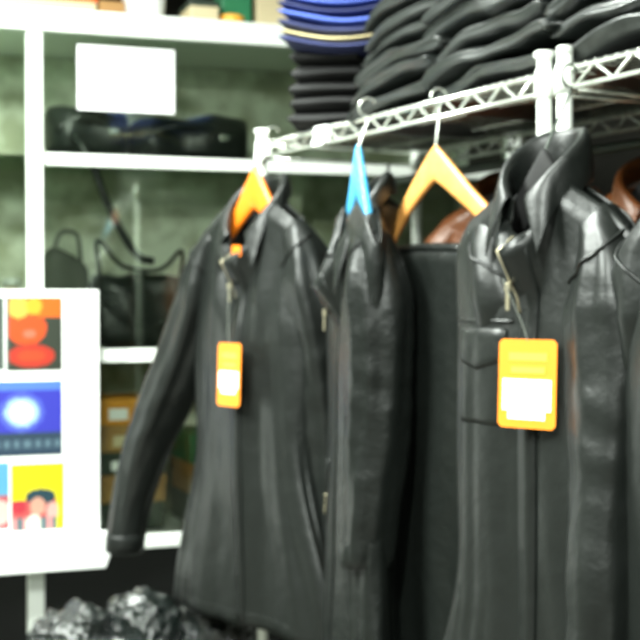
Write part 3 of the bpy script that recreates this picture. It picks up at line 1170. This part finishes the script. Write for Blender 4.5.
def price_tag(t, J, x, ztop, wd, ht, yaw, sticker, dx=0.0):
    q = J.front(x, ztop)
    yb = q.y - 0.024
    piv = bpy.data.objects.new('price_tag', None)
    piv.location = (x, yb, ztop)
    piv.rotation_euler = (0, 0, yaw)
    # card as mesh itself
    bm = bmesh.new()
    c = 0.006
    out = [(-wd / 2 + c, 0), (wd / 2 - c, 0), (wd / 2, -c), (wd / 2, -ht + c), (wd / 2 - c, -ht), (-wd / 2 + c, -ht), (-wd / 2, -ht + c), (-wd / 2, -c)]
    va = [bm.verts.new((a, -0.0008, b_)) for a, b_ in out]
    vb = [bm.verts.new((a, 0.0008, b_)) for a, b_ in out]
    bm.faces.new(va); bm.faces.new(vb)
    for k in range(8):
        bm.faces.new((va[k], va[(k + 1) % 8], vb[(k + 1) % 8], vb[k]))
    bpy.data.objects.remove(piv)
    cd = obj('price_tag', bm, 'tag_orange', t, False)
    cd.location = (x, yb, ztop)
    cd.rotation_euler = (radians(-2), 0, yaw)
    cd['label'] = 'orange price tag with a white sticker'
    bm = bmesh.new()
    s0, s1 = sticker
    k_ = 0.10 * wd
    hw = wd * 0.42
    pts = [(-hw, -ht * s0), (hw, -ht * s0), (hw, -ht * s1 + k_ * 1.3), (hw - k_, -ht * s1 + k_ * 1.3), (hw - k_, -ht * s1), (-hw + k_, -ht * s1), (-hw + k_, -ht * s1 + k_ * 1.3), (-hw, -ht * s1 + k_ * 1.3)]
    va = [bm.verts.new((a, -0.0018, b_)) for a, b_ in pts]
    vb = [bm.verts.new((a, -0.0009, b_)) for a, b_ in pts]
    bm.faces.new(va); bm.faces.new(vb)
    for k in range(8):
        bm.faces.new((va[k], va[(k + 1) % 8], vb[(k + 1) % 8], vb[k]))
    obj('sticker', bm, 'paper', cd, False)
    bm = bmesh.new()
    box(bm, -wd * 0.32, wd * 0.34, -0.0014, -0.0008, -ht * 0.24, -ht * 0.15)
    box(bm, -wd * 0.28, wd * 0.3, -0.0014, -0.0008, -ht * 0.38, -ht * 0.31)
    obj('printed_band', bm, 'tag_yellow', cd, False)
    # string
    bm = bmesh.new()
    q2 = J.front(-0.009, J.nf - 0.07)
    tube(bm, smooth_path([(0, 0, -0.004), (-x * 0.4, 0.0, 0.03), (-0.009 - x, q2.y - yb - 0.012, max(J.nf - 0.07 - ztop, 0.02))], 14), 0.0010, 6, up=Vector((1, 0, 0)))
    obj('string', bm, 'grey_cloth', cd)


def rack_place(s, d, ztop):
    p_ = rackpt(s, d, 0)
    p_.z = ztop
    return p_


YAWP = RR     # jacket local x runs along the rack; local -y faces the aisle (RN)

# ---- farthest jacket (orange hanger)
J1 = Jacket(L=1.10, W=0.232, hem=0.335, depth=0.06, seed=2.1, folds=0.016, neck_front=-0.20, nw=0.080)
j1y = -radians(50)
z1t = EYE + 0.315
loc1 = rack_place(0.125, 0.075, z1t)
make_jacket('black leather jacket on the orange hanger, farthest along the rack', loc1 + Vector((0, 0, -0.012)), j1y, J1, group='black leather jackets on the rack',
            sleeves=((-0.46, -0.10, -0.98), (0.25, 0.05, -0.90)), collar_h=0.05, collar_r=0.082, point=0.05,
            price=(0.022, -0.418, 0.090, 0.150, 0.0, (0.45, 0.80)), tiny=(0.028, -0.198), open_v=0.25)
hanger('plastic', 'orange plastic hanger inside the farthest black jacket', loc1 + Vector((0, 0, -0.012)), j1y - 0.05, 0.055, 'orange', back=0.0)

# ---- second jacket (blue hanger)
YAW2 = -radians(81)
J2 = Jacket(L=1.22, W=0.20, hem=0.21, depth=0.05, seed=5.3, folds=0.014, neck_front=-0.22)
loc2 = rack_place(0.64, 0.070, EYE + 0.300)
make_jacket('black leather jacket on the blue hanger, second from the far end', loc2 + Vector((0, 0, -0.035)), YAW2, J2, 'leather2', group='black leather jackets on the rack',
            sleeves=((-0.22, 0.06, -0.80), (0.20, -0.01, -0.80)), puff=(0.08, 0.07), sr=(0.070, 0.05), collar_h=0.045, collar_r=0.075, point=0.06,
            pockets=((-0.15, -0.10, -0.76, -0.62, 'welt'),), open_v=0.35)
hanger('plastic', 'light blue plastic hanger inside the second jacket', loc2, YAW2, 0.02, 'blue_plastic')

# ---- wooden hanger with trousers
loc3 = rack_place(0.85, 0.012, EYE + 0.285)
hanger('wood', 'bare-topped light wooden hanger carrying black leather trousers', loc3, YAWP - 0.02, -0.012 + 0.02, 'wood', back=0.015, hook_h=0.065)
tr = thing('leather_trousers', 'black leather trousers folded over the bar of the wooden hanger', 'trousers', loc3, YAWP - 0.02)
for side, y_off in ((-1, -0.020), (1, 0.020)):
    bm = bmesh.new()
    nu, nv = 40, 60
    g = []
    Lt = 0.95 if side < 0 else 0.85
    for j in range(nv + 1):
        v = j / nv
        row = []
        for i in range(nu + 1):
            u = i / nu
            x = lerp(-0.185, 0.185, u) * (1 + 0.05 * v)
            z_ = -0.190 + 0.004 * sin(pi * u) - Lt * v - 0.012 * u
            arch = sqrt(max(0, 1 - (1 - min(1, v / 0.02)) ** 2))
            y = 0.012 + y_off * arch * (1 + 0.25 * v) + side * 0.0
            f = 0.012 * v * sin(u * 14 + 2 + 1.5 * v) + 0.012 * noise.noise(Vector((u * 4, v * 3, side * 3)))* min(1, v * 4)
            row.append(bm.verts.new((x, y + f, z_)))
        g.append(row)
    for j in range(nv):
        for i in range(nu):
            bm.faces.new((g[j][i], g[j][i + 1], g[j + 1][i + 1], g[j + 1][i]))
    obj('trouser_leg', bm, 'leather2', tr, solid=0.006)
bm = bmesh.new()
tube(bm, [(-0.186, 0.012, -0.194), (-0.05, 0.012, -0.191), (0.05, 0.012, -0.195), (0.186, 0.012, -0.204)], 0.011, 12, 1.6, up=Vector((0, 0, 1)))
obj('folded_edge', bm, 'leather2', tr)

# ---- nearest full jacket
J4 = Jacket(L=1.15, W=0.203, hem=0.30, depth=0.052, seed=9.4, folds=0.011, neck_front=-0.150, nw=0.055)
YAW4 = -radians(54)
loc4 = rack_place(1.305, 0.09, EYE + 0.245)
make_jacket('black leather jacket with chest pocket and big orange tag, beside the double posts', loc4, YAW4, J4, group='black leather jackets on the rack',
            sleeves=((-0.215, 0.10, -0.80), (0.215, -0.05, -0.84)), puff=(0.018, 0.095), sr=(0.092, 0.062),
            collar_h=0.085, collar_r=0.062, point=0.03,
            pockets=((-0.17, -0.035, -0.46, -0.30, 'flap'),), price=(0.035, -0.315, 0.104, 0.140, 0.25, (0.45, 0.90)), open_v=0.10)
hanger('plastic', 'dark hanger hidden inside the big-tagged jacket', loc4 + Vector((0, 0, -0.02)), YAW4, 0.06, 'lining', hook_h=0.10, hm='box_dark')

# ---- next jacket, cut by the right edge
J5 = Jacket(L=1.15, W=0.232, hem=0.245, depth=0.062, seed=14.4, folds=0.013, neck_front=-0.185)
loc5 = rack_place(1.72, 0.075, EYE + 0.25)
make_jacket('black leather jacket at the right edge of the picture, mostly out of view', loc5, YAWP, J5, group='black leather jackets on the rack',
            sleeves=((-0.24, 0.06, -0.80), (0.27, 0.03, -0.80)))
hanger('plastic', 'dark hanger inside the jacket cut by the right edge', loc5 + Vector((0, 0, -0.02)), YAWP, 0.055, 'lining', hook_h=0.10, hm='box_dark')

# ---- brown jackets hanging behind, on a rail below the shelf
rail = thing('garment_rail', 'dark rail with brown jackets running behind the black ones', 'rail', rackpt(0.0, -0.36, 0), RR)
bm = bmesh.new(); tube(bm, [(0.02, 0, 1.80), (2.44, 0, 1.80)], 0.011, 12, up=Vector((0, 0, 1)))
obj('rail_tube', bm, 'box_dark', rail)
for x in (0.02, 1.26, 2.44):
    bm = bmesh.new(); tube(bm, [(x, 0, 1.80), (x, 0, H_RAIL)], 0.004, 8)
    obj('rail_hook', bm, 'box_dark', rail)
bl = ['brown leather jacket behind the wooden hanger, left one', 'brown leather jacket hanging behind the right side of the wooden hanger',
      'brown leather jacket behind the big-tagged black jacket', 'brown leather jacket behind the right edge black jacket']
for q, s_ in enumerate((0.58, 0.76, 1.08, 1.38)):
    JB = Jacket(L=1.0, W=0.22, hem=0.235, depth=0.055, seed=20 + q * 3.7, folds=0.02, neck_front=-0.16)
    lb = rack_place(s_, -0.36, EYE + (0.295, 0.24, 0.285, 0.28)[q])
    make_jacket(bl[q], lb, YAWP + (0.55, 0.50, 0.45, 0.5)[q], JB, 'brown', group='brown leather jackets behind the rack', sleeves=((-0.25, 0.03, -0.74), (0.25, 0.03, -0.74)),
                zipper=False, collar_h=0.05, yoke=True)
    hanger('plastic', ['first', 'second', 'third', 'fourth'][q] + ' dark hanger from the far end on the rail of brown jackets', lb + Vector((0, 0, -0.02)), YAWP + (0.55, 0.50, 0.45, 0.5)[q], 0.0, 'lining', hook_h=0.03, hm='box_dark')
